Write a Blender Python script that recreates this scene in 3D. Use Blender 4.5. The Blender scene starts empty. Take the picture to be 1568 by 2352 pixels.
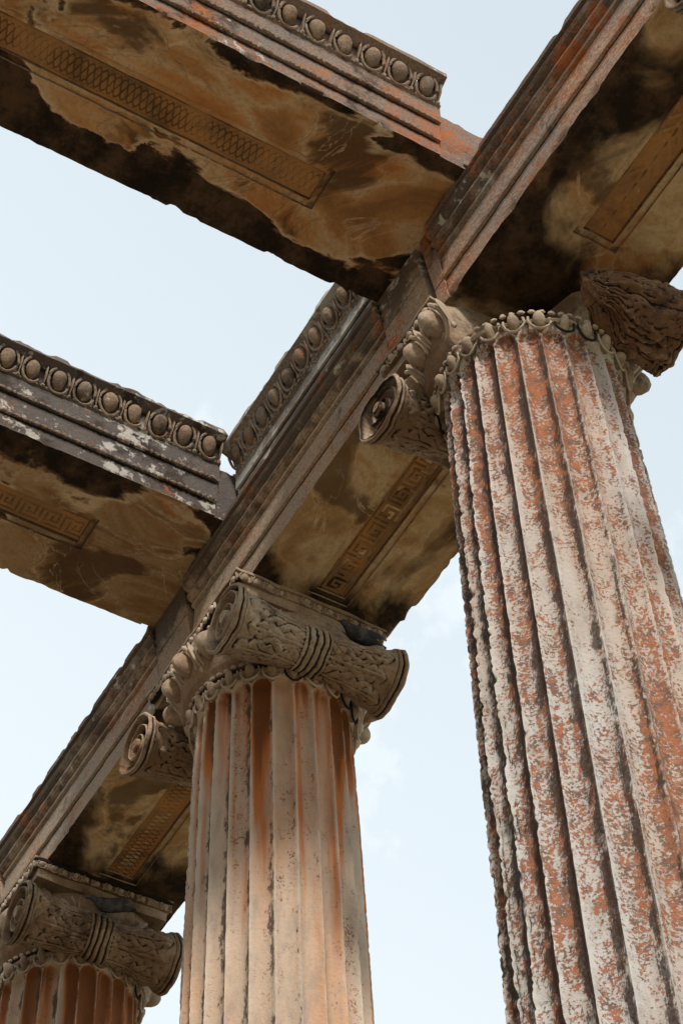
import bpy, numpy as np, math, random
from mathutils import Matrix, Vector
random.seed(5); rng=np.random.default_rng(5)
C=bpy.context.scene.collection
# ------------------------------------------------------------------ noise
def h3(ix,iy,iz,seed):
    h=(ix.astype(np.int64)*374761393+iy.astype(np.int64)*668265263+iz.astype(np.int64)*1274126177+seed*974634777)&0xffffffff
    h=((h^(h>>13))*1274126177)&0xffffffff
    h=((h^(h>>16))*2246822519)&0xffffffff
    return (h&0xffffff)/float(0xffffff)
def vn(P,seed=0):
    i=np.floor(P).astype(np.int64);f=P-i;f=f*f*(3-2*f)
    x,y,z=i[:,0],i[:,1],i[:,2];r=0
    for a in (0,1):
        wa=f[:,0] if a else 1-f[:,0]
        for b in (0,1):
            wb=f[:,1] if b else 1-f[:,1]
            for c in (0,1):
                wc=f[:,2] if c else 1-f[:,2]
                r=r+wa*wb*wc*h3(x+a,y+b,z+c,seed)
    return r
def fbm(P,sc,seed=0,o=3):
    r=0;a=1;t=0
    for k in range(o):
        r=r+a*vn(P*sc*(2**k)+17.3*k,seed+k);t+=a;a*=.5
    return r/t
def vf(P,sc,seed=0,o=3):
    return np.stack([fbm(P,sc,seed+s,o)-.5 for s in (0,11,23)],1)*2
def sstep(a,b,x):
    t=np.clip((x-a)/(b-a),0,1);return t*t*(3-2*t)
# ------------------------------------------------------------------ mesh accumulation
class G:
    def __init__(s): s.V=[];s.F=[];s.n=0
    def add(s,V,F):
        V=np.asarray(V,float).reshape(-1,3);F=np.asarray(F)
        s.V.append(V);s.F.extend((F+s.n).tolist());s.n+=len(V)
    def verts(s): return np.concatenate(s.V)
def gridf(nu,nv,wu=False,wv=False):
    a=np.arange(nu if wu else nu-1);b=np.arange(nv if wv else nv-1)
    A,B=np.meshgrid(a,b,indexing='ij');A=A.ravel();B=B.ravel();A2=(A+1)%nu;B2=(B+1)%nv
    return np.stack([A*nv+B,A2*nv+B,A2*nv+B2,A*nv+B2],1)
import bmesh
def bm_fix(me):
    bm=bmesh.new();bm.from_mesh(me);bmesh.ops.recalc_face_normals(bm,faces=bm.faces);bm.to_mesh(me);bm.free()
def mkobj(name,g,mats,parent=None,org=(0,0,0),weather=None,sharp=40,matfn=None,smooth=True,attr=None):
    V=g.verts().copy()
    if weather:
        for (amp,sc,seed) in weather: V+=amp*vf(V,sc,seed)
    V=V-np.array(org)
    me=bpy.data.meshes.new(name);me.from_pydata(V.tolist(),[],g.F);me.update();bm_fix(me)
    for m in (mats if isinstance(mats,(list,tuple)) else [mats]): me.materials.append(m)
    if smooth:
        me.polygons.foreach_set('use_smooth',[True]*len(me.polygons))
        try: me.set_sharp_from_angle(angle=math.radians(sharp))
        except Exception: pass
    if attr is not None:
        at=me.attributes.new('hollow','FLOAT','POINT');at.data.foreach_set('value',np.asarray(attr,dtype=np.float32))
    if matfn:
        n=len(me.polygons);c=np.zeros(n*3);me.polygons.foreach_get('center',c);c=c.reshape(-1,3)+np.array(org)
        nn=np.zeros(n*3);me.polygons.foreach_get('normal',nn);nn=nn.reshape(-1,3)
        me.polygons.foreach_set('material_index',matfn(c,nn).astype(np.int32))
    ob=bpy.data.objects.new(name,me);C.objects.link(ob)
    if parent: ob.parent=parent
    else: ob.location=org
    return ob
def empty(name,loc):
    e=bpy.data.objects.new(name,None);e.empty_display_size=.3;e.location=loc;C.objects.link(e);return e
def tag(o,label,cat,group=None):
    o["label"]=label;o["category"]=cat
    if group:o["group"]=group
def sph(g,c,U,V,N,nu=10,nv=7,egg=0.):
    c=np.array(c,float)
    th=np.linspace(0,2*np.pi,nu,endpoint=False);ph=np.linspace(-np.pi/2*.97,np.pi/2*.97,nv)
    T,P=np.meshgrid(th,ph,indexing='ij')
    v=np.sin(P);r=np.cos(P)*(1+egg*v)
    X=c+np.outer((r*np.cos(T)).ravel(),U)+np.outer(v.ravel(),V)+np.outer((r*np.sin(T)).ravel(),N)
    g.add(X,gridf(nu,nv,True,False))
def tube(g,pts,r,k=6,closed=False):
    pts=np.asarray(pts,float);n=len(pts);r=np.broadcast_to(np.asarray(r,float),(n,))
    T=np.gradient(pts,axis=0);T/=np.linalg.norm(T,axis=1)[:,None]+1e-9
    ref=np.array([.31,.17,.93]);A=np.cross(T,ref);A/=np.linalg.norm(A,axis=1)[:,None]+1e-9;B=np.cross(T,A)
    a=np.linspace(0,2*np.pi,k,endpoint=False)
    X=pts[:,None]+r[:,None,None]*(np.cos(a)[None,:,None]*A[:,None]+np.sin(a)[None,:,None]*B[:,None])
    g.add(X.reshape(-1,3),gridf(n,k,closed,True))
def egg(g,c,U,V,N,p,h,wear=0.,fine=True,bulge=.27):
    c=np.array(c,float);U=np.array(U,float);V=np.array(V,float);N=np.array(N,float)
    k=1-wear
    sph(g,c+N*p*.02,U*p*.26,V*h*.38,N*p*bulge*k,14 if fine else 8,10 if fine else 6,.22)
    a=np.linspace(math.radians(125),math.radians(415),16 if fine else 9)
    pts=c+np.outer(np.cos(a)*p*.40,U)+np.outer(np.sin(a)*h*.50,V)+N*p*.06
    if wear>.2: pts=pts[:-5]
    tube(g,pts,p*.055,6 if fine else 5)
    sph(g,c+U*p*.5-V*h*.05+N*p*.05,U*p*.035,V*h*.42,N*p*.12,6,5,.5)
    sph(g,c+U*p*.5-V*h*.42+N*p*.05,U*p*.085,V*h*.08,N*p*.09,6,5)
def gbox(g,x0,x1,y0,y1,z0,z1,st=.04):
    def face(o,a,b):
        o=np.array(o,float);a=np.array(a,float);b=np.array(b,float)
        na=max(2,int(np.linalg.norm(a)/st)+1);nb=max(2,int(np.linalg.norm(b)/st)+1)
        A,B=np.meshgrid(np.linspace(0,1,na),np.linspace(0,1,nb),indexing='ij')
        g.add(o+np.outer(A.ravel(),a)+np.outer(B.ravel(),b),gridf(na,nb))
    X=(x1-x0,0,0);Y=(0,y1-y0,0);Z=(0,0,z1-z0)
    face((x0,y0,z0),X,Z);face((x0,y1,z0),X,Z);face((x0,y0,z0),Y,Z);face((x1,y0,z0),Y,Z);face((x0,y0,z0),X,Y);face((x0,y0,z1),X,Y)
def revolve(g,prof,c,n=96,cutf=None):
    prof=np.array(prof,float);a=np.linspace(0,2*np.pi,n,endpoint=False)
    r=prof[:,0][None]*np.ones((n,1));z=prof[:,1][None]*np.ones((n,1))
    if cutf: r=cutf(a[:,None]*np.ones_like(r),r,z)
    X=np.stack([r*np.cos(a)[:,None],r*np.sin(a)[:,None],z],2).reshape(-1,3)+np.array(c)
    g.add(X,gridf(n,len(prof),True,False))
# ------------------------------------------------------------------ material helper
class NB:
    def __init__(s,name):
        s.m=bpy.data.materials.new(name);s.m.use_nodes=True;s.t=s.m.node_tree;s.b=s.t.nodes['Principled BSDF']
        s.b.inputs['Roughness'].default_value=.92
        try:s.b.inputs['Specular IOR Level'].default_value=.15
        except Exception:pass
        s.geo=s.n('ShaderNodeNewGeometry');s.pos=s.geo.outputs['Position'];s.nor=s.geo.outputs['True Normal'];s.pt=s.geo.outputs['Pointiness']
    def n(s,t):return s.t.nodes.new(t)
    def l(s,a,b):
        if isinstance(a,(int,float)): b.default_value=a
        elif isinstance(a,tuple): b.default_value=a if len(a)==len(b.default_value) else a+(1,)
        else: s.t.links.new(a,b)
    def vmul(s,v,k,off=(0,0,0)):
        x=s.n('ShaderNodeMapping');s.l(v,x.inputs[0]);x.inputs['Scale'].default_value=k;x.inputs['Location'].default_value=off;return x.outputs[0]
    def noise(s,sc,d=5,r=.6,dist=0,vec=None,off=None):
        x=s.n('ShaderNodeTexNoise');v=vec or s.pos
        if off: v=s.vmul(v,(1,1,1),off)
        s.l(v,x.inputs['Vector']);x.inputs['Scale'].default_value=sc;x.inputs['Detail'].default_value=d;x.inputs['Roughness'].default_value=r;x.inputs['Distortion'].default_value=dist
        return x.outputs['Fac']
    def mr(s,x,a,b,c=0.,d=1.,smooth=True):
        n=s.n('ShaderNodeMapRange');n.interpolation_type='SMOOTHSTEP' if smooth else 'LINEAR'
        s.l(x,n.inputs[0])
        for i,v in zip((1,2,3,4),(a,b,c,d)): n.inputs[i].default_value=v
        return n.outputs[0]
    def ma(s,op,a,b=0.):
        n=s.n('ShaderNodeMath');n.operation=op;s.l(a,n.inputs[0]);s.l(b,n.inputs[1]);return n.outputs[0]
    def mix(s,f,a,b,mode='MIX'):
        n=s.n('ShaderNodeMix');n.data_type='RGBA';n.blend_type=mode;s.l(f,n.inputs[0]);s.l(a,n.inputs[6]);s.l(b,n.inputs[7]);return n.outputs[2]
    def sep(s,v):
        n=s.n('ShaderNodeSeparateXYZ');s.l(v,n.inputs[0]);return n.outputs
    def dot(s,v,d):
        n=s.n('ShaderNodeVectorMath');n.operation='DOT_PRODUCT';s.l(v,n.inputs[0]);n.inputs[1].default_value=d;return n.outputs['Value']
    def attr(s,name):
        n=s.n('ShaderNodeAttribute');n.attribute_name=name;return n.outputs['Fac']
    def ramp(s,x,st):
        n=s.n('ShaderNodeValToRGB');s.l(x,n.inputs[0]);e=n.color_ramp.elements
        while len(e)<len(st): e.new(.5)
        for q,(p,c) in zip(e,st): q.position=p;q.color=c+(1,)
        return n.outputs[0]
    def done(s,col,height,dist=.012,strength=.9):
        b=s.n('ShaderNodeBump');b.inputs['Distance'].default_value=dist;b.inputs['Strength'].default_value=strength
        s.l(height,b.inputs['Height']);s.l(b.outputs[0],s.b.inputs['Normal']);s.l(col,s.b.inputs['Base Color']);return s.m
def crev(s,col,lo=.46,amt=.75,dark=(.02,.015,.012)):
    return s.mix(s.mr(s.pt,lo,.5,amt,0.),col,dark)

def mat_column(name,light,warm,rust,rust_amt,dark_amt,drip,seed,sidek=.22,groove=.3,rough2=(.15,.075,.05),grad=0.):
    s=NB(name);o=(seed,seed*.7,0);ho=s.attr('hollow')
    c=s.mix(s.mr(s.noise(2.2,5,.6,vec=s.vmul(s.pos,(1,1,.22),o)),.42,.64),light,warm)
    c=s.mix(s.ma('MULTIPLY',s.mr(ho,.2,.95),groove),c,tuple(x*.6 for x in warm))  # shade painted into the flute hollows so the fluting reads deeper
    c=s.mix(s.mr(s.noise(14,7,.7,vec=s.vmul(s.pos,(1,1,.35),o)),.43,.72,0,.6),c,(.31,.265,.23))
    z=s.sep(s.pos)[2]
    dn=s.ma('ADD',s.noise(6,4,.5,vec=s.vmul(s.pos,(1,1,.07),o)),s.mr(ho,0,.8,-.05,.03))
    dr=s.ma('MULTIPLY',s.mr(s.ma('ADD',z,s.mr(dn,.4,.6,-.5,.5)),7.4,8.2),s.mr(dn,.38,.50))
    c=s.mix(s.ma('MULTIPLY',dr,drip*.95),c,(.48,.155,.04))
    c=s.mix(s.ma('MULTIPLY',s.mr(s.ma('ADD',z,s.mr(dn,.38,.60,-.5,.35)),8.25,8.75),drip*.85),c,(.13,.048,.018))
    band=s.noise(5.5,4,.55,vec=s.vmul(s.pos,(1,1,.10),o))
    sp=s.noise(80,6,.70,vec=s.vmul(s.pos,(1,1,1.0),o))
    md=s.noise(15,6,.65,vec=s.vmul(s.pos,(1,1,.6),(seed,1,7)))
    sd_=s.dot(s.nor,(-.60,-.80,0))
    v=s.ma('ADD',sp,s.ma('ADD',s.ma('MULTIPLY',s.ma('SUBTRACT',band,.5),.6),s.ma('MULTIPLY',s.ma('SUBTRACT',md,.5),.6)))
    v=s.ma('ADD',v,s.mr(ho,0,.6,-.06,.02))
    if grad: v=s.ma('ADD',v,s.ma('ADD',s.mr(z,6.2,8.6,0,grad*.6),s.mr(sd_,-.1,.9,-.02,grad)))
    m=s.mr(v,.555-rust_amt,.62-rust_amt)
    rc=s.mix(s.mr(s.noise(26,6,.65),.42,.60),rust,rough2)
    c=s.mix(s.ma('MULTIPLY',m,.9),c,rc)
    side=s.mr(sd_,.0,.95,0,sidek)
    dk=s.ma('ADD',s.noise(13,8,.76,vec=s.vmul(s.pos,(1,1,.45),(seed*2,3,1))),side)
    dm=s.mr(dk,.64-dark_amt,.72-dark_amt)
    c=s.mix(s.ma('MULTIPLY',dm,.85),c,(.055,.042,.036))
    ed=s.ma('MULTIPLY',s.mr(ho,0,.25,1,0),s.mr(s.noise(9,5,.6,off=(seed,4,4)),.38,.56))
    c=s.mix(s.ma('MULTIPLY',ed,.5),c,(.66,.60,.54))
    hgt=s.ma('ADD',s.ma('MULTIPLY',s.noise(50,7,.7),.7),s.ma('MULTIPLY',s.noise(14,5,.6),.3))
    hgt=s.ma('ADD',hgt,s.ma('MULTIPLY',m,.10))
    return s.done(c,hgt,.009,.85)
def mat_fascia(name,grey=(.20,.165,.15),warm=(.30,.17,.11),rustamt=.0,white=.0,dark=.0,seed=0.,top=None):
    s=NB(name);o=(seed,seed,seed)
    c=s.mix(s.mr(s.noise(1.8,5,.6,off=o),.4,.62),grey,warm)
    c=s.mix(s.mr(s.noise(80,5,.75,off=o),.42,.66,0,.6),c,(.08,.06,.048))
    c=s.mix(s.mr(s.noise(3.5,8,.72,off=(seed+5,0,1)),.52-dark,.64-dark,0,.85),c,(.045,.034,.027))
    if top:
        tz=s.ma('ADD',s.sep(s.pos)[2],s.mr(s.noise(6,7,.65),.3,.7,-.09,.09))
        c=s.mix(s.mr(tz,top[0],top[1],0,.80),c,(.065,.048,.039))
    rv=s.ma('ADD',s.noise(55,7,.75,off=o),s.ma('MULTIPLY',s.ma('SUBTRACT',s.noise(3.2,6,.65,off=(1,seed,4)),.5),.9))
    c=s.mix(s.mr(rv,.585-rustamt,.66-rustamt,0,.88),c,(.40,.12,.035))
    wv=s.ma('ADD',s.noise(12,8,.7,dist=.2,off=(3,seed,2)),s.ma('MULTIPLY',s.ma('SUBTRACT',s.noise(1.6,3,.5,off=(seed,9,0)),.5),.9))
    c=s.mix(s.mr(wv,.65-white,.71-white,0,.85),c,(.54,.51,.46))
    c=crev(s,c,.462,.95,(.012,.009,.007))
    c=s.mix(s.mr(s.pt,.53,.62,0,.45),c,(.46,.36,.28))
    hgt=s.ma('ADD',s.ma('MULTIPLY',s.noise(50,7,.7),.7),s.ma('MULTIPLY',s.noise(10,6,.65),.8))
    return s.done(c,hgt,.014,.85)
def mat_soffit(name,axis,cen,hw,seed,bias=.0,edge=.16,pat=(1,1,1),ochre=(.42,.21,.08),cream=(.46,.32,.19),endx=None,crisp=1.,amp=.75,mid=.485,hot=(.36,.15,.06),mud=.7):
    s=NB(name);o=(seed,seed*.3,0)
    co=s.ma('SUBTRACT',s.sep(s.pos)[axis],cen)
    e=s.ma('DIVIDE',s.ma('ABSOLUTE',co),hw);sg=s.ma('DIVIDE',co,hw)
    big=s.ma('ADD',s.ma('MULTIPLY',s.noise(1.5,10,.55,dist=.6,vec=s.vmul(s.pos,pat,o)),amp),mid-.5*amp)
    v=s.ma('SUBTRACT',big,s.mr(e,.55,.95,0,edge,False))
    v=s.ma('ADD',v,s.ma('MULTIPLY',sg,bias))
    if endx is not None:
        for X in endx: v=s.ma('SUBTRACT',v,s.mr(s.ma('ABSOLUTE',s.ma('SUBTRACT',s.sep(s.pos)[1-axis],X)),.25,.85,.11,0))
    dc=s.mix(s.mr(s.noise(6,8,.7,off=(3,1,seed)),.4,.65),(.018,.013,.010),(.085,.05,.03))
    w1=s.noise(1.9,7,.55,dist=1.4,vec=s.vmul(s.pos,pat,(seed*1.7,2,5)))
    pc=s.ramp(w1,[(.30,tuple(x*.55 for x in ochre)),(.42,tuple(x*.9 for x in ochre)),(.50,cream),(.58,ochre),(.66,hot),(.80,ochre)])
    # second sooty layer with its own flaked outline
    m2=s.noise(1.9,10,.57,dist=.9,vec=s.vmul(s.pos,pat,(seed,4,2)))
    pc=s.mix(s.mr(m2,.53,.60,0,mud),pc,(.085,.048,.026))
    r2=s.ma('MULTIPLY',s.mr(m2,.512,.526),s.mr(m2,.526,.545,1,0))
    pc=s.mix(s.ma('MULTIPLY',r2,s.mr(s.noise(3,4),.38,.6,.1,.75)),pc,(.60,.45,.30))
    t=s.ma('ABSOLUTE',s.ma('SUBTRACT',s.noise(1.9,8,.55,dist=1.1,off=(seed*3,1,9)),.5))
    pc=s.mix(s.ma('MULTIPLY',s.mr(t,.0,.009,1,0),s.mr(s.noise(2,3),.42,.58,0,.7)),pc,(.60,.46,.31))
    pc=s.mix(s.mr(s.noise(45,7,.75),.42,.72,0,.45),pc,(.17,.10,.055))
    rim=s.ma('MULTIPLY',s.mr(v,.430,.437),s.mr(v,.437,.458,1,0))
    pc=s.mix(s.ma('MULTIPLY',s.ma('MULTIPLY',rim,s.mr(s.noise(4,4),.4,.6,.3,1)),.85*crisp),pc,(.62,.48,.33))
    step=s.mr(v,.420,.437) if crisp>.5 else s.mr(v,.35,.455)
    c=s.mix(step,dc,pc)
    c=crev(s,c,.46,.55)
    l2=s.mr(m2,.515,.53,1,0)
    hgt=s.ma('ADD',s.ma('MULTIPLY',step,.9*crisp),s.ma('ADD',s.ma('MULTIPLY',l2,.4*crisp),s.ma('ADD',s.ma('MULTIPLY',s.noise(7,7,.65),1.),s.ma('MULTIPLY',s.noise(55,6,.7),.25))))
    return s.done(c,hgt,.018,.9)
def mat_capital(name,base=(.24,.15,.095),lightc=(.42,.33,.25),dk=.0,seed=0.,bd=.009):
    s=NB(name);o=(seed,seed,2)
    c=s.mix(s.mr(s.noise(4,8,.65,off=o),.42,.62),base,lightc)
    c=s.mix(s.mr(s.noise(5,9,.7,off=(1,seed,4)),.51-dk,.65-dk,0,.85),c,(.05,.035,.026))
    c=s.mix(s.mr(s.noise(30,7,.7,off=o),.56,.66,0,.6),c,(.38,.17,.07))
    c=s.mix(s.mr(s.noise(70,6,.7),.40,.68,0,.4),c,(.10,.07,.045))
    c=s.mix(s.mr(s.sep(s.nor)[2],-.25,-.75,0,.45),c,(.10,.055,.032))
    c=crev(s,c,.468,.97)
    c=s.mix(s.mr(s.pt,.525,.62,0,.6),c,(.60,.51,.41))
    hgt=s.ma('ADD',s.ma('MULTIPLY',s.noise(60,7,.7),.5),s.ma('MULTIPLY',s.noise(20,6,.6),.6))
    return s.done(c,hgt,bd,.85)

# ------------------------------------------------------------------ solved dimensions
S=2.3169;Y1=-.3869;Y2=.4344;ZS=9.3;Z3=9.8227;Z4=10.3807;XU1,XU2=-.4977,.3355;XL1,XL2=-2.8202,-1.9758;HB=.5740
YC=(Y1+Y2)/2;HW=(Y2-Y1)/2;JX=-.12
# ------------------------------------------------------------------ columns
def rad(z): return .384+.042*(1-np.exp(-(8.7-z)/1.5))+.006*np.clip(7-z,0,9)
def shaft(x0,seed,wear,bad,dz):
    g=G();n=24*16;th=np.linspace(0,2*np.pi,n,endpoint=False)
    zt=8.78+dz
    zs=np.concatenate([np.arange(.42,4.8,.12),np.arange(4.8,zt-.14,.014),np.arange(zt-.14,zt+.09,.008)])
    T,Z=np.meshgrid(th,zs,indexing='ij');T=T.ravel();Z=Z.ravel()
    u=(T/(2*np.pi)*24)%1-.5;t=np.abs(u)/.455
    e=np.clip((Z-zt)/.045,0,9);e2=np.clip((.52-Z)/.045,0,9)
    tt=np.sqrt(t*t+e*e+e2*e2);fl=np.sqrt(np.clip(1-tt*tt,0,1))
    R=rad(Z)
    P=np.stack([np.cos(T)*R,np.sin(T)*R,Z],1)+np.array([x0+seed*3,seed*5,0])
    ar=sstep(.80,1.0,np.clip(tt,0,1.1))
    n1=fbm(P*np.array([1,1,.8]),30,seed,4);n2=fbm(P*np.array([1,1,.3]),4,seed+40,5);n3=fbm(P,60,seed+9,3)
    side=np.cos(T)*-.62+np.sin(T)*-.78
    bd=sstep(.3,.85,side)*bad
    chip=ar*(.006*wear*sstep(.58,.70,n1)+.0025*wear*sstep(.48,.7,n3))
    chip+=bd*ar*(.009*sstep(.50,.56,n2)+.003*sstep(.50,.58,n1))+bd*.003*sstep(.5,.65,n3)
    R=R-.034*fl**1.15*(R/.384)-chip-.0018*(n3-.5)
    R=R+.018*sstep(zt+.02,zt+.09,Z)
    V=np.stack([x0+np.cos(T)*R,np.sin(T)*R,Z],1)
    g.add(V,gridf(n,len(zs),True,False));return g,fl
def bolster(g,y0,y1,cx,cz,R,faces=(1,1),sg=1,cut=None,seed=0):
    ny,nt=170,220
    ys=np.linspace(y0,y1,ny)
    if cut is not None: ys=np.linspace(cut,y1,ny)
    th=np.linspace(0,2*np.pi,nt,endpoint=False)
    Yg,T=np.meshgrid(ys,th,indexing='ij')
    t=(Yg-y0)/(y1-y0);s=np.abs(2*t-1)
    r=R*(.62+.38*np.clip(s,0,1)**1.9)
    def leafset(k,ofs,s0,L):
        ph=((T*k/(2*np.pi)+ofs)%1)-.5
        ss=np.clip((s-s0)/L,0,1.2)
        q=ss*3.6-np.abs(ph)*2.4
        lob=np.abs(np.sin(np.pi*q))**.6
        w=.47*np.clip(1-ss**3,0,1)**.6*(.70+.30*np.abs(np.sin(np.pi*(ss*3.6-.9))))
        env=sstep(0,.16,w-np.abs(ph))*(s>s0-.02)
        vein=np.exp(-(ph/.045)**2)
        return env*(.42+.40*lob*sstep(.03,.12,np.abs(ph))+.38*vein+.25*np.clip(1-np.abs(ph)*3,0,1))
    l1=leafset(4,.5,.15,.70);l2=leafset(4,.0,.15,.66)
    P0=np.stack([np.cos(T).ravel(),np.sin(T).ravel(),Yg.ravel()*8],1);wr=(.55+.45*sstep(.36,.6,fbm(P0,1.8,seed+70,3))).reshape(r.shape)
    m=(1-sstep(.84,.9,s))
    r=r+(.021*np.maximum(l1,l2*.7)*wr-.007)*m*sstep(.12,.16,s)
    bl=(1-sstep(.13,.15,s))
    r=r+bl*(.015+.007*np.cos(s*2*np.pi*14))*wr
    r=r+.006*np.cos(s*110)*sstep(.87,.9,s)
    if cut is not None:
        P=np.stack([np.cos(T).ravel(),np.sin(T).ravel(),Yg.ravel()],1)
        k=(1-sstep(0,.16,Yg-cut)); r=r*(1-.5*k*fbm(P,2.5,seed,3).reshape(r.shape)); r=r*(1-.22*sstep(.45,.7,fbm(P,2.2,seed+6,4).reshape(r.shape)))
    V=np.stack([cx+np.cos(T)*r,Yg,cz+np.sin(T)*r],2).reshape(-1,3)
    g.add(V,gridf(ny,nt,False,True))
    for end,yy in ((0,ys[0]),(1,ys[-1])):
        rr0=r[0 if end==0 else -1]
        nr=64;q=np.linspace(1,0.03,nr)
        Q,T2=np.meshgrid(q,th,indexing='ij');rr=Q*rr0[None]
        d=(1 if end==0 else -1)
        if faces[end]:
            a=T2*sg
            phs=(np.log(1/np.clip(Q,.03,1))/np.log(1.9)-a/(2*np.pi))%1
            ridge=np.exp(-((phs-.5)/.14)**2)
            dep=.070*(1-ridge)*sstep(.19,.25,Q)*(1-sstep(.90,.95,Q))*(0.45+.55*Q)+.015*(1-Q)*sstep(.19,.25,Q)
            dep=dep-.006*(1-sstep(.15,.22,Q))
        else:
            P=np.stack([rr*np.cos(T2),rr*np.sin(T2),0*rr+seed],2).reshape(-1,3)
            dep=(.20*(fbm(P,7,seed,4)-.5)).reshape(rr.shape)*(1-Q**6)
        V=np.stack([cx+np.cos(T2)*rr,yy+d*dep,cz+np.sin(T2)*rr],2).reshape(-1,3)
        g.add(V,gridf(nr,nt,False,True))
def column(x0,seed,wear,bad,ms,mc,ml,broken=False,lab="",dz=0.):
    E=empty("column",(x0,0,0));org=(x0,0,0)
    tag(E,lab,"column","fluted marble columns of the temple colonnade")
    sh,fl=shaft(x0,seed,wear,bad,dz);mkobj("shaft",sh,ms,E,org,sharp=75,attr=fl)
    g=G();revolve(g,[(.0,.0),(.56,.0),(.56,.001),(.60,.03),(.615,.08),(.60,.13),(.55,.155),(.51,.18),(.495,.22),(.51,.26),(.535,.28),(.545,.31),(.53,.345),(.48,.36),(.45,.38),(.445,.43),(.3,.44)],(x0,0,0),72)
    mkobj("base",g,mc,E,org,weather=[(.006,6,seed)])
    def gone(a):
        d=(a+math.pi*.20+math.pi)%(2*math.pi)-math.pi
        return 1-sstep(.80,.90,np.abs(d))
    g=G()
    cf=(lambda a,r,z: np.where(gone(a)>0,r*(1-gone(a))+gone(a)*np.minimum(r,np.maximum(.412-(z-8.86-dz)*.72,.08)),r)) if broken else None
    revolve(g,[(.30,8.84+dz),(.402,8.85+dz),(.412,8.86+dz),(.412,8.875+dz),(.40,8.885+dz),(.405,8.90+dz),(.42,8.92+dz),(.44,8.95+dz),(.455,8.99+dz),(.465,9.03+dz),(.470,9.08+dz),(.475,9.12),(.478,9.16),(.47,9.19),(.42,9.21),(.35,9.25),(.3,9.29)],(x0,0,0),160,cf)
    if broken:
        gbox(g,x0-.42,x0-.16,-.36,.33,9.0+dz,9.12+dz);gbox(g,x0-.2,x0+.44,.14,.33,9.0+dz,9.2)
        gbox(g,x0-.46,x0-.12,-.43,.36,9.17,9.235)
    else:
        gbox(g,x0-.44,x0+.44,-.36,.33,9.0+dz,9.12+dz)
        gbox(g,x0-.46,x0+.46,-.43,.35,9.17,9.235)
    cap=mkobj("capital",g,K2 if broken else mc,E,org,weather=[(.008,9,seed),(.012,3.,seed+3)]+([(.02,7,9)] if broken else []))
    g=G();n=18
    for i in range(n):
        a=(i+.5)/n*2*math.pi;rd=np.array([math.cos(a),math.sin(a),0]);up=np.array([0,0,1.]);U=np.array([-math.sin(a),math.cos(a),0])
        V=up*.88+rd*.48;N=rd*.88-up*.48
        if abs(math.cos(a))>.93 : continue
        if broken and gone(a)>.6: continue
        egg(g,np.array([x0,0,9.06+dz*.6])+rd*.475,U,V,N,.170,.215,rng.random()*.12,True,.46)
    mkobj("egg_and_dart_ring",g,mc,cap,org,weather=[(.006,14,seed)])
    g=G()
    for i in range(24):
        a=(i)/24*2*math.pi;rd=np.array([math.cos(a),math.sin(a),0]);up=np.array([0,0,1.]);U=np.array([-math.sin(a),math.cos(a),0])
        k=.75+.35*rng.random()
        sph(g,np.array([x0,0,8.85+dz])+rd*.402,U*.028*k,(up*.95+rd*.3)*.050,rd*.030*k,10,8,.3)
        aa=np.linspace(math.radians(160),math.radians(380),9)
        tube(g,np.array([x0,0,8.86+dz])+rd*.406+np.outer(np.cos(aa)*.046,U)+np.outer(np.sin(aa)*.062,up),.006,5)
    for i in range(64):
        a=i/64*2*math.pi;rd=np.array([math.cos(a),math.sin(a),0]);U=np.array([-math.sin(a),math.cos(a),0])
        sph(g,np.array([x0,0,8.908+dz])+rd*.418,U*.017,np.array([0,0,.011]),rd*.011,6,5)
    mkobj("tongue_and_bead_ring",g,K2 if broken else mc,cap,org,weather=[(.009,14,seed)])
    yb0,yb1=-.53,.39;zb=8.945+dz;vx=.40 if broken else .46
    g=G();bolster(g,yb0,yb1,x0-vx,zb-.01,.166,(1,1),1,seed=seed)
    mkobj("volute",g,mc,cap,org,weather=[(.016,5,seed),(.005,20,seed)],sharp=60)
    g=G()
    if broken: bolster(g,yb0,yb1+.03,x0+.50,8.955,.205,(0,1),-1,cut=.0,seed=seed)
    else: bolster(g,yb0,yb1,x0+.46,zb,.180,(1,1),-1,seed=seed)
    v=mkobj("volute",g,K3 if broken else ml,cap,org,weather=[((.07 if broken else .018),5,seed+2),((.018 if broken else .005),16,seed)],sharp=60)
    if broken: v["label"]="dark volute with its front half broken away"
    g=G();xr=x0+(-.04 if broken else .47)
    gbox(g,x0-.47,xr,-.45,.37,9.23,9.297,.03)
    gbox(g,x0-.485,xr+.012,-.465,.385,9.277,9.2975,.03)
    if broken: gbox(g,x0-.05,x0+.44,.16,.37,9.2,9.2965,.03)
    p=.068
    for (O,U,N,L,full) in (((x0-.47,-.455),(1,0,0),(0,-1,0),.94,0),((x0-.47,.375),(1,0,0),(0,1,0),.94,1),((x0-.475,-.45),(0,1,0),(-1,0,0),.82,1),((x0+.475,-.45),(0,1,0),(1,0,0),.82,0)):
        if broken and U[1]==1 and N[0]==1: continue
        if broken and not full: L=.42
        k=int(L/p)
        for i in range(k):
            c=np.array([O[0],O[1],9.248])+np.array(U)*(i+.5)*L/k
            if rng.random()<.12: continue
            egg(g,c,U,(0,0,1),np.array(N)*1.1,L/k,.056,rng.random()*.5,False)
    mkobj("abacus",g,K2 if broken else mc,cap,org,weather=[(.010,12,seed),(.014,3,seed)])
    return E
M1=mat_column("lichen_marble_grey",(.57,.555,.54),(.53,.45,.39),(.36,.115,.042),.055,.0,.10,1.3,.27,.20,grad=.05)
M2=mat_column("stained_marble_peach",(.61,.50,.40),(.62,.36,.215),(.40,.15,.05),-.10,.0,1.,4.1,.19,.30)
M3=mat_column("stained_marble_brown",(.54,.44,.34),(.54,.33,.20),(.30,.11,.045),-.08,.0,.85,8.2)
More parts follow.
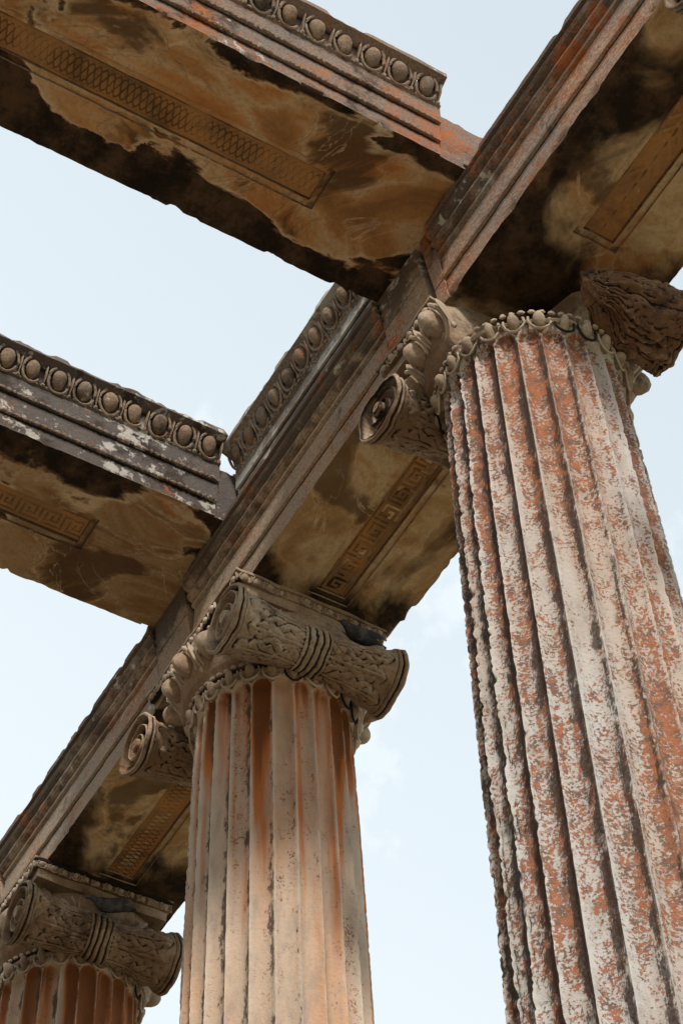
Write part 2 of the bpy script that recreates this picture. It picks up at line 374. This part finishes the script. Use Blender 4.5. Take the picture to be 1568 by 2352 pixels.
K1=mat_capital("weathered_capital_marble",(.31,.20,.125),(.50,.39,.29),-.01,1.);K2=mat_capital("weathered_capital_marble_dark",(.23,.15,.095),(.40,.31,.22),.02,5.);KL=mat_capital("pale_capital_marble",(.38,.27,.18),(.54,.45,.35),-.04,7.)
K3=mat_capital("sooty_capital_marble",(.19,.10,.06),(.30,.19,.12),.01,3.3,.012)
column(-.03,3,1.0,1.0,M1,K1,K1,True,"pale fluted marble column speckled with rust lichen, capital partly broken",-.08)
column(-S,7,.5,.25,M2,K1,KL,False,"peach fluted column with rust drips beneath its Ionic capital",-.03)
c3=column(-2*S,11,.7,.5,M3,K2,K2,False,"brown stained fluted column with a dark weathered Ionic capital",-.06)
def dup(o,parent=None,off=None):
    n=o.copy();C.objects.link(n)
    if parent: n.parent=parent
    if off: n.location=off
    for ch in [q for q in list(bpy.data.objects) if q.parent==o]: dup(ch,n)
    return n
for xx in (S,-3*S): dup(c3,None,(xx,0,0))
# ------------------------------------------------------------------ beams
def dens(pts,st):
    out=[]
    for a,b in zip(pts[:-1],pts[1:]):
        a=np.array(a);b=np.array(b);k=max(1,int(math.ceil(np.linalg.norm(b-a)/st)))
        for i in range(k): out.append(a+(b-a)*i/k)
    out.append(np.array(pts[-1]));return np.array(out)
def beam(g,axis,cen,hw,s0,s1,z0,side,rec=None,plain=None,seed=0,chip=.03):
    sp=dens([(hw+a,z) for a,z in side],.02)
    tops=dens([(sp[-1][0],sp[-1][1]),(-sp[-1][0],sp[-1][1])],.12)[1:-1]
    if rec:
        w1,w2,r0,r1,dp=rec
        b=sorted([-hw,hw]+[q*k for q in (w1/2,w1/2+.003,w2/2,w2/2+.003) for k in (-1,1)])
    else: b=[-hw,hw]
    so=dens([(q,0) for q in b],.03)[1:-1]
    prof=np.concatenate([so,sp,tops,sp[::-1]*np.array([-1,1])])
    m=len(prof)
    st=list(np.arange(s0,s1,.022))+[s1]
    if rec: st+=[r0,r0+.003,r0+(w2-w1)/2,r0+(w2-w1)/2+.003,r1,r1-.003,r1-(w2-w1)/2,r1-(w2-w1)/2-.003]
    if plain:
        for a,b2 in plain: st+=[a,a+.002,b2,b2-.002]
    st=np.array(sorted(set([round(q,4) for q in st if s0<=q<=s1])));k=len(st)
    A=np.tile(prof[:,0],(k,1));Z=np.tile(prof[:,1],(k,1));Sg=np.tile(st[:,None],(1,m))
    Zr=0
    if rec:
        i2=(np.abs(A)<=w2/2+.001)&(Z<.001)&(Sg>=r0+.002)&(Sg<=r1-.002)
        i1=(np.abs(A)<=w1/2+.001)&(Z<.001)&(Sg>=r0+(w2-w1)/2+.002)&(Sg<=r1-(w2-w1)/2-.002)
        Zr=np.where(i1,dp,np.where(i2,dp*.35,0))
    if plain:
        H=side[-1][1]
        for a,b2 in plain:
            ip=(Sg>=a+.001)&(Sg<=b2-.001)&(np.abs(A)>=hw-.0001)
            A=np.where(ip,np.sign(A)*(hw+.004+np.clip(Z/H-.15,0,1)*.075),A)
    Z=Z+Zr
    L=(A+cen);X=np.stack([L,Sg,Z+z0],2) if axis=='y' else np.stack([Sg,L,Z+z0],2)
    V=X.reshape(-1,3)
    cn=np.sqrt((np.abs(A)-hw)**2+Z**2).ravel();nz=fbm(V,9,seed,4);nz2=fbm(V,30,seed+5,3)
    am=chip*(1-sstep(0,.04,cn))*(sstep(.56,.70,nz)+.35*nz2)
    la=0 if axis=='y' else 1
    V[:,la]-=np.sign(A.ravel())*am;V[:,2]+=am*.7*(Z.ravel()<.5*side[-1][1])
    ctop=np.sqrt((np.abs(A)-sp[-1][0])**2+(Z-sp[-1][1])**2).ravel()
    am=chip*.7*(1-sstep(0,.045,ctop))*(sstep(.5,.65,fbm(V,10,seed+8,4))+.4*nz2)
    V[:,la]-=np.sign(A.ravel())*am;V[:,2]-=am
    de=np.minimum(Sg-s0,s1-Sg).ravel();sgn=np.where((Sg-s0).ravel()<(s1-Sg).ravel(),1,-1)
    V[:,1-la]+=sgn*(1-sstep(0,.02,de))*chip*.8*fbm(V,9,seed+3,3)
    V+=.0025*vf(V,16,seed)+.002*vf(V,3,seed+2)
    F=(gridf(k,m,False,True)+g.n).tolist()
    g.V.append(V);base=g.n
    g.F.extend(F);g.F.append([base+i for i in range(m)]);g.F.append([base+(k-1)*m+i for i in range(m)]);g.n+=len(V)
def rows_beads(g,axis,lat,z,s0,s1,p=.036,r=.011):
    for i in range(int((s1-s0)/p)):
        s=s0+(i+.5)*p;r_=r*(.75+.35*rng.random())
        if axis=='y': sph(g,(lat,s,z),(r_,0,0),(0,p*.48 if i%3 else p*.2,0),(0,0,r_*1.1),6,5)
        else: sph(g,(s,lat,z),(0,r_,0),(p*.48 if i%3 else p*.2,0,0),(0,0,r_*1.1),6,5)
def rows_eggs(g,axis,lat,z,s0,s1,sgn,p=.145,h=.160,tilt=.35):
    k=int(round((s1-s0)/p));p=(s1-s0)/k
    for i in range(k):
        s=s0+(i+.5)*p;cz=math.cos(tilt);sz=math.sin(tilt);w=rng.random()**2*.6
        if axis=='y': egg(g,(lat,s,z),(0,1,0),np.array([sgn*sz,0,cz]),np.array([sgn*cz,0,-sz]),p,h,w)
        else: egg(g,(s,lat,z),(1,0,0),np.array([0,sgn*sz,cz]),np.array([0,sgn*cz,-sz]),p,h,w)
KEY=np.array([[1,1,1,1,1,1,1,0],[1,0,0,0,0,0,1,0],[1,0,1,1,1,0,1,0],[1,0,1,0,1,0,1,0],[1,0,0,0,1,0,1,0],[1,1,1,1,1,0,1,1],[0,0,0,0,0,0,0,0]])
def panel(axis,cen,w,s0,s1,z,kind,mat,parent,org,seed):
    st=.005;ns=int((s1-s0)/st);nw=int(w/st)
    s=np.linspace(s0,s1,ns);a=np.linspace(-w/2,w/2,nw);Sg,A=np.meshgrid(s,a,indexing='ij')
    if kind=='key':
        q=w*.74/7;u=(np.floor((Sg-s0)/q).astype(int))%8;v=np.floor((A+w*.37)/q).astype(int)
        ok=(v>=0)&(v<7);h=np.where(ok,KEY[np.clip(v,0,6),u],0)*1.
        h=np.maximum(h,(np.abs(A)>w*.44)*1.)
    elif kind=='braid':
        p=.032;h=0
        for o_ in (0,.333,.667):
            y=w*.33*np.sin(2*np.pi*((Sg-s0)/(p*3)+o_));h=np.maximum(h,np.exp(-((A-y)/(.011))**2))
        h=np.maximum(h,.7*np.exp(-((np.abs(A)-w*.39)/.006)**2));h=np.where(np.abs(A)>w*.45,.8,h)
    else:
        p=.075;d=((Sg-s0)+np.abs(A)*1.3)/p;f=d%1;h=np.sin(np.pi*f)**.7*(1-(np.abs(A)/(w*.46))**3)+.4*np.exp(-(A/.006)**2);h=h*(np.abs(A)<w*.42)
        h=np.where(np.abs(A)>w*.45,.8,h)
    P=np.stack([A.ravel(),Sg.ravel(),0*A.ravel()],1)
    h=h*(.25+.75*sstep(.36,.62,fbm(P,5,seed,3)).reshape(h.shape))
    Z=z-(.006 if kind=='key' else .011)*h-.005*(fbm(P,10,seed+4,3).reshape(h.shape))
    X=np.stack([A+cen,Sg,Z],2) if axis=='y' else np.stack([Sg,A+cen,Z],2)
    g=G();g.add(X.reshape(-1,3),gridf(ns,nw));return mkobj("carved_soffit_panel",g,mat,parent,org,sharp=80)
SIDE_B=[(0,0),(0,.098),(.016,.103),(.018,.125),(.018,.245),(.034,.25),(.036,.272),(.038,.375),(.05,.385),(.030,.40),(.036,.43),(.060,.50),(.118,.53),(.13,.535),(.13,.574)]
def mat_panel(name,seed):
    s=NB(name)
    c=s.mix(s.mr(s.noise(3,7,.6,dist=.6,off=(seed,0,0)),.4,.62),(.40,.205,.08),(.29,.165,.08))
    c=s.mix(s.mr(s.noise(2.2,8,.6,dist=.8,off=(0,seed,0)),.50,.66,0,.7),c,(.10,.06,.032))
    c=s.mix(s.mr(s.noise(60,6,.7),.42,.7,0,.4),c,(.17,.10,.05))
    c=crev(s,c,.47,.6)
    return s.done(c,s.ma('ADD',s.ma('MULTIPLY',s.noise(60,6,.7),.4),s.noise(14,5,.6)),.007,.8)
PN=mat_panel("ochre_carved_stone",3.)
def crossbeam(x1,x2,yend,ymould,mf,ms,me_,kind,seed,lab,pend,mstub):
    cen=(x1+x2)/2;hw=(x2-x1)/2;org=(cen,-2.6,Z3);E=empty("ceiling_beam",org)
    tag(E,lab,"stone beam","stone ceiling beams resting on the colonnade")
    def mf_(z0): return lambda c,n:((n[:,2]<-.55)&(c[:,2]<z0+.055)).astype(int)
    g=G();beam(g,'y',cen,hw,-5.3,ymould,Z3+.004,SIDE_B,rec=(.155,.22,-4.6,pend,.030),seed=seed,chip=.014)
    mkobj("beam_body",g,[mf,ms],E,org,matfn=mf_(Z3),sharp=35)
    g=G();beam(g,'y',cen,hw-.008,ymould-.03,yend,Z3+.006,[(0,0),(.0,.1),(.012,.2),(.012,.40)],seed=seed+1,chip=.03)
    mkobj("plain_bearing_end",g,[mstub,ms],E,org,matfn=mf_(Z3),sharp=35)
    for sx,xx in ((1,x2),(-1,x1)):
        g=G();rows_eggs(g,'y',xx+sx*.066,Z3+.462,-5.25,ymould-.02,sx)
        mkobj("egg_and_dart_moulding",g,me_,E,org,weather=[(.009,14,seed)])
        g=G();rows_beads(g,'y',xx+sx*.016,Z3+.112,-5.25,ymould-.01);rows_beads(g,'y',xx+sx*.034,Z3+.262,-5.25,ymould-.01);rows_beads(g,'y',xx+sx*.046,Z3+.392,-5.25,ymould-.01,.03,.008)
        mkobj("bead_moulding",g,me_,E,org,weather=[(.006,14,seed)])
    panel('y',cen,.150,-4.57,pend-.035,Z3+.032,kind,PN,E,org,seed)
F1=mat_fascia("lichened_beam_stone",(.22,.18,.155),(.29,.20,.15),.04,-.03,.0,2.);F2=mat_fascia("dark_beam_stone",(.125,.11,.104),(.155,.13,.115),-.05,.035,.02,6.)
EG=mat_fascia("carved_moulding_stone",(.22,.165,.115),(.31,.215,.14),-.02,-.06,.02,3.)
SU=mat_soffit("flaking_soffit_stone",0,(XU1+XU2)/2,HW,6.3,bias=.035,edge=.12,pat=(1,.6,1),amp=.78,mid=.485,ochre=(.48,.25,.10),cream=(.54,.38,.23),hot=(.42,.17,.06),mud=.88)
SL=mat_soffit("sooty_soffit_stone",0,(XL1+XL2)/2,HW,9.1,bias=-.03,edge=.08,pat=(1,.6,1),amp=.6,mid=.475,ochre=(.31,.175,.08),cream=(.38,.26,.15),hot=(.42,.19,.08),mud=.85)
crossbeam(XU1,XU2,.30,-.60,F1,SU,EG,'braid',21,"weathered stone ceiling beam with flaking ochre underside and carved crown",-.97,F1)
crossbeam(XL1,XL2,.30,-.515,F2,SL,EG,'key',33,"dark grey stone ceiling beam with egg-and-dart crown and meander panel",-1.02,F2)
SIDE_A=[(0,0),(0,.135),(-.012,.142),(.016,.15),(.02,.165),(.018,.178),(.016,.30),(-.004,.306),(.030,.318),(.034,.335),(.012,.345),(.05,.36),(.062,.378),(.062,.395),(.038,.402),(.078,.43),(.086,.45),(.086,.462),(.066,.468),(.1,.48),(.1,.5227)]
def arch(xa,xb,mf,ms,kind,seed,lab,plain):
    cx=(xa+xb)/2;org=(cx,YC,ZS);E=empty("architrave_block",org);tag(E,lab,"stone beam","architrave blocks spanning the columns")
    g=G();beam(g,'x',YC,HW,xa,xb,ZS,SIDE_A,rec=(.155,.22,xa+.62,xb-.62,.028),plain=plain,seed=seed,chip=.014)
    mkobj("beam_body",g,[mf,ms],E,org,matfn=lambda c,n:((n[:,2]<-.55)&(c[:,2]<ZS+.05)).astype(int),sharp=33)
    panel('x',YC,.150,xa+.657,xb-.657,ZS+.030,kind,PN,E,org,seed)
TP=(9.60,9.72)
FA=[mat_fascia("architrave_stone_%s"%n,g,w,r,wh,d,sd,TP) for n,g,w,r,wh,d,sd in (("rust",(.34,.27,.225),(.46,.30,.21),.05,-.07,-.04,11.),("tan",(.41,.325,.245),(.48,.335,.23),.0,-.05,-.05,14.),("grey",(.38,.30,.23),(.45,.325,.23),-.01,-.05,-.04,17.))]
def SA(i,seed,bias): return mat_soffit("architrave_soffit_%s"%("ochre","tan","brown")[i],1,YC,HW,seed,bias=bias,edge=.06,pat=(.75,1,1),ochre=(.45,.28,.14),cream=(.54,.41,.26),hot=(.44,.22,.09),endx=(0,-S,-2*S),crisp=.4,mud=.8,amp=.9)
arch(JX+.016,JX+S-.006,FA[0],SA(0,3.7,.0),'leaf',51,"architrave block with rust-red lichen and carved laurel soffit panel",[(JX,JX+.10)])
arch(JX-S+.012,JX-.016,FA[1],SA(1,5.2,.0),'key',52,"tan architrave block with Greek key soffit panel",[(JX-.36,JX)])
arch(JX-2*S+.006,JX-S-.012,FA[2],SA(2,8.8,.0),'braid',53,"brown architrave block with braided soffit panel",[(JX-S-.36,JX-S)])
arch(JX-3*S+.006,JX-2*S-.006,FA[2],SA(2,2.8,.0),'leaf',54,"brown architrave block at the colonnade's far end",[(JX-2*S-.36,JX-2*S)])
xa,xb=XL2+.02,XU1-.03;org=((xa+xb)/2,YC,Z3);E=empty("frieze_block",org);tag(E,"stone block with white lichen and egg-and-dart crown on the architrave","stone block")
h=Z4-Z3;SF=[(.0,0),(.0,.10),(.016,.103),(.018,.125),(.02,.25),(.034,.255),(.036,.345),(.05,.355),(.030,.37),(.036,.40),(.060,.48),(.118,.51),(.13,.515),(.13,h)]
g=G();beam(g,'x',YC,HW-.005,xa,xb,Z3+.004,SF,seed=61,chip=.016)
FW=mat_fascia("white_lichen_stone",(.32,.27,.23),(.36,.28,.21),-.06,.22,-.01,21.)
mkobj("block_body",g,FW,E,org,sharp=35)
for sg,yy in ((-1,Y1),(1,Y2)):
    g=G();rows_eggs(g,'x',yy+sg*.066,Z3+.44,xa+.01,xb-.01,sg);mkobj("egg_and_dart_moulding",g,EG,E,org,weather=[(.009,14,5)])
    g=G();rows_beads(g,'x',yy+sg*.016,Z3+.112,xa,xb);mkobj("bead_moulding",g,EG,E,org)
    g=G();rows_beads(g,'x',yy+sg*.044,Z3+.358,xa,xb,.03,.010);mkobj("bead_moulding",g,EG,E,org)
# ------------------------------------------------------------------ pigeons
def pigeon(loc,rot,lab):
    E=empty("pigeon",loc);E.rotation_euler=(0,0,rot);E.scale=(.8,.8,.8);tag(E,lab,"bird","pigeons resting on the capitals")
    s=NB("pigeon_feathers");x=s.noise(18,4,.5);mb=s.done(s.mix(s.mr(x,.4,.6),(.045,.043,.047),(.10,.098,.105)),s.noise(60),.003,.5)
    st=[(-.17,.045,.022,.006),(-.12,.05,.028,.010),(-.08,.055,.036,.024),(-.03,.06,.048,.040),(.02,.062,.054,.050),(.06,.066,.050,.048),(.09,.078,.038,.038),(.108,.092,.028,.028),(.118,.105,.024,.023),(.128,.114,.021,.021),(.142,.116,.017,.017),(.155,.112,.007,.007),(.175,.107,.003,.003)]
    a=np.linspace(0,2*np.pi,16,endpoint=False);V=[]
    for (px,pz,w,h_) in st:
        for t in a: V.append((px,w*math.cos(t),pz+h_*math.sin(t)))
    g=G();g.add(V,gridf(len(st),16,False,True));mkobj("body",g,mb,E,(0,0,0))
    for sg in (1,-1):
        g=G();sph(g,(-.035,sg*.042,.072),(.105,0,-.018),(0,.0,.030),(0,.014,0),12,8);mkobj("wing",g,mb,E,(0,0,0))
        g=G();tube(g,[(.02,sg*.02,.03),(.025,sg*.02,.0),(.05,sg*.02,.0)],.004);mkobj("leg",g,mb,E,(0,0,0))
pigeon((-S+.53,.20,9.05),-1.5,"grey pigeon sitting on a capital scroll under the architrave")
pigeon((-2*S+.54,-.02,9.02),-1.9,"grey pigeon huddled on the dark column capital")
# ------------------------------------------------------------------ setting
s=NB("dry_earth");m=s.done(s.mix(s.mr(s.noise(.8,8,.6),.4,.6),(.34,.27,.18),(.20,.19,.10)),s.noise(6),.05,.5)
g=G();a=np.linspace(-1,1,41);A,B=np.meshgrid(np.sign(a)*np.abs(a)**3*1500,np.sign(a)*np.abs(a)**3*1500,indexing='ij')
V=np.stack([A.ravel(),B.ravel(),np.zeros(A.size)-.75],1);V[:,2]+=-.25*vn(V*np.array([.05,.05,0]))
g.add(V,gridf(41,41));o=mkobj("ground",g,m);o["kind"]="structure"
s=NB("pale_paving");bt=s.n('ShaderNodeTexBrick');s.l(s.vmul(s.pos,(.9,.9,.9)),bt.inputs['Vector']);bt.inputs['Scale'].default_value=1.;bt.inputs['Mortar Size'].default_value=.01
bt.inputs['Color1'].default_value=(.54,.44,.33,1);bt.inputs['Color2'].default_value=(.48,.395,.29,1);bt.inputs['Mortar'].default_value=(.08,.07,.06,1)
mp=s.done(s.mix(s.mr(s.noise(3),.4,.7,0,.4),bt.outputs[0],(.34,.26,.18)),s.noise(12),.01,.6)
g=G()
for i,(e,z) in enumerate(((0,0),(.35,-.25),(.7,-.5))): gbox(g,-9-e,9+e,-6.6,.95+e,z-.24-.5*(i==2),z-.003*(i==0),.6)
o=mkobj("stone_platform",g,mp);tag(o,"stepped pale marble platform under the colonnade","platform")
g=G();z=.0;k=0
while z<9.75:
    hh=.49 if k else .9;x=-9+(.6 if k%2 else 0)
    while x<3:
        gbox(g,x+.006,min(x+1.19,3),-6.3,-5.15+.006*random.random(),z+.004,z+hh-.004,.6);x+=1.2
    z+=hh;k+=1
sw=NB("ashlar_stone");mw=sw.done(sw.mix(sw.mr(sw.noise(1.5),.4,.65),(.49,.40,.29),(.38,.28,.19)),sw.noise(14),.012,.7)
o=mkobj("temple_wall",g,mw,smooth=False);tag(o,"coursed ashlar temple wall of weathered tan marble","wall")
# ------------------------------------------------------------------ camera
def rod(w):
    w=np.array(w);t=np.linalg.norm(w);k=w/t;K=np.array([[0,-k[2],k[1]],[k[2],0,-k[0]],[-k[1],k[0],0]])
    return np.eye(3)+math.sin(t)*K+(1-math.cos(t))*K@K
M0=np.array([[.532,.724,.44],[.843,-.40,-.36],[-.029,.594,-.804]]);U_,S_,V_=np.linalg.svd(M0);M=(U_@V_)@rod((-.0514,.0415,-.0157))
cam=bpy.data.cameras.new("camera");co=bpy.data.objects.new("camera",cam);C.objects.link(co)
co.matrix_world=Matrix.Translation((3.8266,-3.4649,1.6))@Matrix(M.tolist()).to_4x4()
cam.sensor_fit='VERTICAL';cam.sensor_height=36;cam.sensor_width=24;cam.lens=4722.5641/2352*36;cam.clip_end=5000;cam.clip_start=.05
bpy.context.scene.camera=co
# ------------------------------------------------------------------ light
sd=Vector((.80,-.33,.76)).normalized();el=math.asin(sd.z)
w=bpy.data.worlds.new("World");bpy.context.scene.world=w;w.use_nodes=True;nt=w.node_tree;bg=nt.nodes['Background']
def wn(t): return nt.nodes.new(t)
sk=wn('ShaderNodeTexSky');sk.sky_type='NISHITA';sk.sun_disc=False;sk.sun_elevation=el;sk.sun_rotation=math.atan2(sd.x,sd.y);sk.dust_density=1;sk.air_density=1.2
tc=wn('ShaderNodeTexCoord');dp=wn('ShaderNodeVectorMath');dp.operation='DOT_PRODUCT';nt.links.new(tc.outputs['Generated'],dp.inputs[0]);dp.inputs[1].default_value=(.25,.43,1.)
mr=wn('ShaderNodeMapRange');nt.links.new(dp.outputs['Value'],mr.inputs[0]);mr.inputs[1].default_value=.62;mr.inputs[2].default_value=1.08;mr.inputs[3].default_value=.99;mr.inputs[4].default_value=.70
nz=wn('ShaderNodeTexNoise');nt.links.new(tc.outputs['Generated'],nz.inputs['Vector']);nz.inputs['Scale'].default_value=7;nz.inputs['Detail'].default_value=8;nz.inputs['Roughness'].default_value=.6
m2=wn('ShaderNodeMapRange');nt.links.new(nz.outputs['Fac'],m2.inputs[0]);m2.inputs[1].default_value=.56;m2.inputs[2].default_value=.78;m2.inputs[4].default_value=.6
ad=wn('ShaderNodeMath');ad.operation='ADD';ad.use_clamp=True;nt.links.new(mr.outputs[0],ad.inputs[0]);nt.links.new(m2.outputs[0],ad.inputs[1])
mx=wn('ShaderNodeMix');mx.data_type='RGBA';nt.links.new(ad.outputs[0],mx.inputs[0]);nt.links.new(sk.outputs[0],mx.inputs[6]);mx.inputs[7].default_value=(5.75,6.4,6.75,1)
nt.links.new(mx.outputs[2],bg.inputs[0]);bg.inputs[1].default_value=.15
L=bpy.data.lights.new("sun",'SUN');lo=bpy.data.objects.new("sun",L);C.objects.link(lo);L.energy=3.5;L.angle=math.radians(7);L.color=(1,.92,.82)
lo.rotation_euler=sd.to_track_quat('Z','Y').to_euler()
bpy.context.scene.view_settings.view_transform='Standard';bpy.context.scene.view_settings.look='None'
